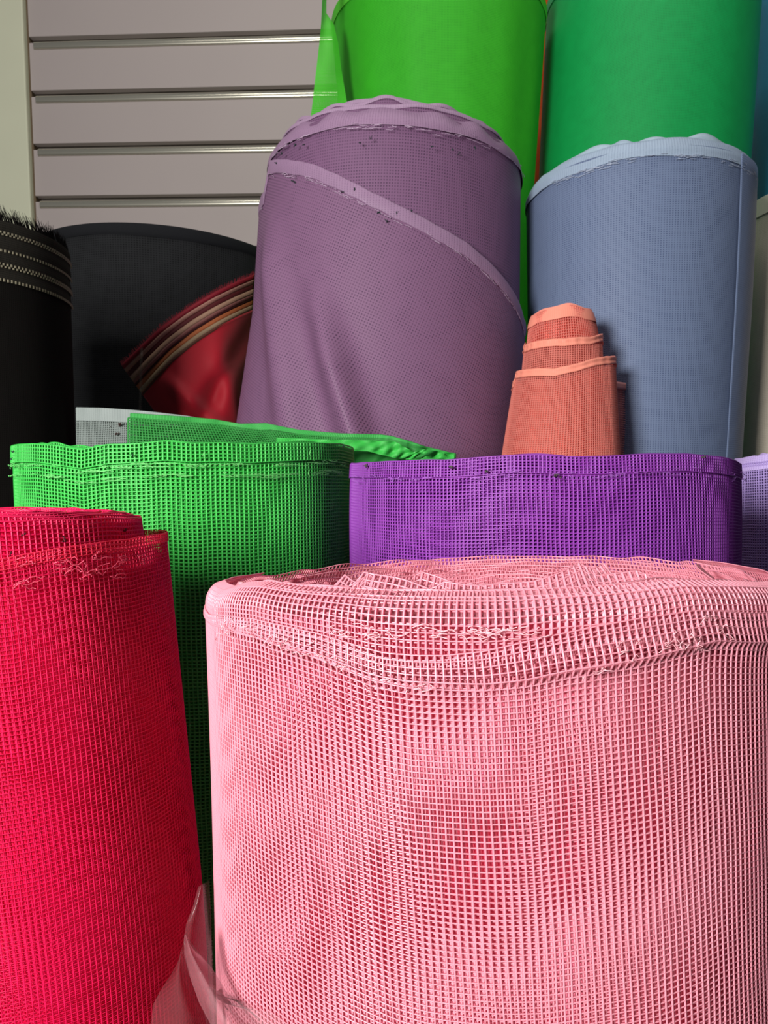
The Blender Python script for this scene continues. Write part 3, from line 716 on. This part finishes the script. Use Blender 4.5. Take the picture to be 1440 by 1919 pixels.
# main wrap below the fold, pushed out a little where it starts
pknet('outer_net', lambda th: lowc(th)-.0012, K(.245), lambda th, V, t: Rw(th, V)+.0009*np.exp(-(V-lowc(th))/.004)*np.clip(1.1+th, 0, 1)+shoulder(th, V)*np.clip((-th-.7)*1.6, 0, 1), 0, skew=.045, seed=3)
pknet('under_net', lambda th: rimc(th)+.0012, K(.245), lambda th, V, t: Rw(th, V)+shoulder(th, V), -.0008, wu=.0009, wv_=.0006, skew=.015, seed=8)
pknet('top_net', lambda th: rimc(th), lambda th: lowc(th)+.002, lambda th, V, t: Rw(th, V)+shoulder(th, V)-.0006*t, .0002, seed=5, pv=.0015)
# swooping folded band
pknet('folded_band', upc, lowc, lambda th, V, t: Rw(th, V)+(.0004+.0024*np.exp(-((th-.05)/.5)**2))*np.clip(t*1.15, 0, 1)**1.3*np.clip((1-t)*9, 0, 1)**.5+.0004+1.0*shoulder(th, V)*np.clip((-th-.7)*1.6, 0, 1)-.0004*np.clip((-th-.7)*1.6, 0, 1), .0003, seed=6, skew=.1, wob=.0004, pv=.0015)
pknet('band_under_layer', lambda th: upc(th)+.0012, lambda th: lowc(th)-.0005, lambda th, V, t: Rw(th, V)+.0005, .0001, seed=16, skew=-.12, wob=.0004, pv=.0015)
WEDGES_L = [(q, R.hit(x, 1100)[0], a) for q, x, a in ((1, 612, 1.25), (2, 548, 1.2), (2, 712, 1.5), (3, 470, 1.0), (1, 800, .7), (3, 845, .8))]
WEDGES_R = [(q, R.hit(x, 1100)[0], a) for q, x, a in ((1, 1165, 1.2), (2, 1222, 1.4), (3, 1318, 1.6), (1, 1290, .9), (2, 1380, 1.2))]
# turns seen from above: each a strip of net with a wavy top edge
for k in range(15):
    wk = Waves(750+k, 8, (5, 26)); wk2 = Waves(780+k, 8, (2, 11)); wk3 = Waves(810+k, 5, (1, 4))
    dr = -.0085-.0064*k
    n = int(2*PI*(R.R+dr)/.0021); th = np.linspace(-PI, PI, n)[None]; tt = np.linspace(0, 1, 6)[:, None]
    fr_ = np.exp(-((th+.55)/.45)**2)+np.exp(-((th-.75)/.3)**2)
    def wedge(c, wl, wr_): return np.clip(np.where(th < c, 1-(c-th)/wl, 1-(th-c)/wr_), 0, 1)
    peak = sum(a*wedge(c, .035, .26) for kk, c, a in WEDGES_L if kk == k) + sum(a*wedge(c, .34, .04) for kk, c, a in WEDGES_R if kk == k)
    peak = peak + 0*th
    lean = np.clip(1-np.abs(np.mod(th+PI, 2*PI)-PI)/1.6, 0, 1)           # the near side sags inwards
    V = rimc(th)*(1-k/15)-.008*k/15+.0004+.0017*wk(th)*np.clip(np.abs(th)*.8, .25, 1)+.0010*k - .0040*peak + tt*.0090
    off = dr +.0032*wk2(th) + .0040*wk(th)*(1-tt) - .0045*(1-tt)*(1+.8*wk3(th)) - .003*peak*(1-tt)
    TH = np.broadcast_to(th, V.shape)
    net('inner_turn', R.P(TH, V, off), .0010, .0006, .00065, m_pk, T)
# frayed selvage threads
ths = []
fc = R.curve([(560, 1166), (640, 1176), (720, 1184), (800, 1190), (900, 1188), (960, 1186), (1000, 1190)])
for i in range(60):
    x = rng.uniform(620, 1010); a, v = R.hit(x, 1184+rng.normal(0, 5)); n = 5; l = rng.uniform(.001, .005)/R.R
    ths.append(R.P(a+np.linspace(0, l, n)+rng.normal(0, .002, n), v+np.cumsum(rng.normal(0, .0004, n)), .0008+rng.uniform(0, .0008, n)))
for x, y in ((1290, 1195), (1275, 1205), (1340, 1190), (1370, 1180), (1240, 1200), (1165, 1215), (1320, 1160), (1400, 1160), (1090, 1258), (1285, 1215)):
    for q in range(4):
        a, v = R.hit(x+rng.normal(0, 12), y+rng.normal(0, 5)); n = 6
        ths.append(R.P(a+np.cumsum(rng.normal(.002, .008, n)), v+np.cumsum(rng.normal(0, .0007, n)), .0022+rng.uniform(0, .0012, n)))
for i in range(60):
    a = rng.uniform(-1.05, -.3); v = float(lowc(a))-.001+rng.normal(0, .0015); n = 5
    ths.append(R.P(a+np.cumsum(rng.normal(.004, .006, n)), v+np.cumsum(rng.normal(0, .0005, n)), .0016+rng.uniform(0, .001, n)))
tag(tubes('frayed_threads', ths, .00014, plain('pale_pink_thread', 'f8b4be', .45), T), kind='stuff')

# ------------------------------------------------------------------ crumpled clear plastic at the foot of the pink roll
m_film = film('clear_plastic_film', '8a5a60', .13, .12)
m_film2 = film('clear_plastic_film_doubled', 'b07880', .26, .10)
T = tag(empty('plastic_wrapping', (RK.base[0]-.14, RK.base[1]-.08, 0)), 'crumpled clear plastic film between the red and pink rolls', 'plastic film')
def crumple(P, a, seed, f=60):
    r = np.random.default_rng(seed); out = P.copy()
    for i in range(9):
        k = r.normal(0, f, 3); ph = r.uniform(0, 6.28); d = r.normal(0, 1, 3)*np.array([.25, 1, .25])
        q = np.abs(np.mod((P@k+ph)/3.1416, 2)-1)
        out += (q-.5)[..., None]*d*a/3*(1 if i < 5 else .5)
    return out
def patch(rowsxy, Y, name, mat, a=.004, seed=1, n=46):
    rows = []
    ks = np.linspace(0, 1, len(rowsxy))
    arr = np.array(rowsxy, float)      # each: xl, xr, y
    for s in np.linspace(0, 1, n):
        xl, xr, yl, yr, Y0, Y1 = [np.interp(s, ks, arr[:, j]) for j in range(6)]
        rows.append([at(xl*(1-u)+xr*u, yl*(1-u)+yr*u, Y0*(1-u)+Y1*u - .010*math.sin(PI*u)) for u in np.linspace(0, 1, n)])
    return sheet(name, crumple(np.array(rows), a, seed), mat, T, thick=.00015)
# xl, xr, yl, yr, Yl, Yr from top to below the frame
patch([(372, 392, 1662, 1650, .262, .285), (362, 396, 1700, 1700, .258, .285), (350, 398, 1730, 1745, .255, .283), (344, 400, 1765, 1800, .25, .278), (352, 401, 1810, 1850, .248, .270), (375, 402, 1860, 1900, .246, .262), (388, 403, 1920, 1990, .244, .256)], 0, 'upper_film', m_film, .002, 4)
patch([(336, 346, 1800, 1765, .252, .25), (318, 354, 1830, 1810, .25, .248), (298, 368, 1858, 1850, .25, .245), (284, 392, 1885, 1905, .248, .242), (278, 398, 1940, 1960, .246, .24), (270, 400, 2040, 2040, .245, .236)], 0, 'lower_film', m_film, .003, 6)
patch([(346, 350, 1752, 1756, .246, .247), (346, 372, 1790, 1785, .244, .246), (356, 398, 1830, 1815, .242, .246), (374, 420, 1880, 1850, .236, .238), (398, 440, 1925, 1895, .230, .230), (430, 500, 1985, 1960, .222, .214)], 0, 'doubled_edge', m_film2, .0015, 9)
# the part lying against the pink roll follows its side a few millimetres out
rows = []
for t in np.linspace(0, 1, 40):
    row = []
    for u in np.linspace(0, 1, 50):
        xl = np.interp(t, [0, .35, 1], [412, 414, 420]); xr = np.interp(t, [0, .35, 1], [440, 510, 640])
        y0 = np.interp(t, [0, .35, 1], [1842, 1880, 1990]); y1 = np.interp(t, [0, .35, 1], [1866, 1885, 1975])
        a, v = RK.hit(xl+(xr-xl)*u, y0+(y1-y0)*u)
        row.append(RK.P(a, v, .0032+.0012*math.sin(u*14+t*5)+.0008*math.sin(u*31-t*17)))
    rows.append(row)
sheet('film_over_pink', np.array(rows), film('clear_plastic_film_thin', 'c8a0a6', .07, .12), T, thick=.00015)
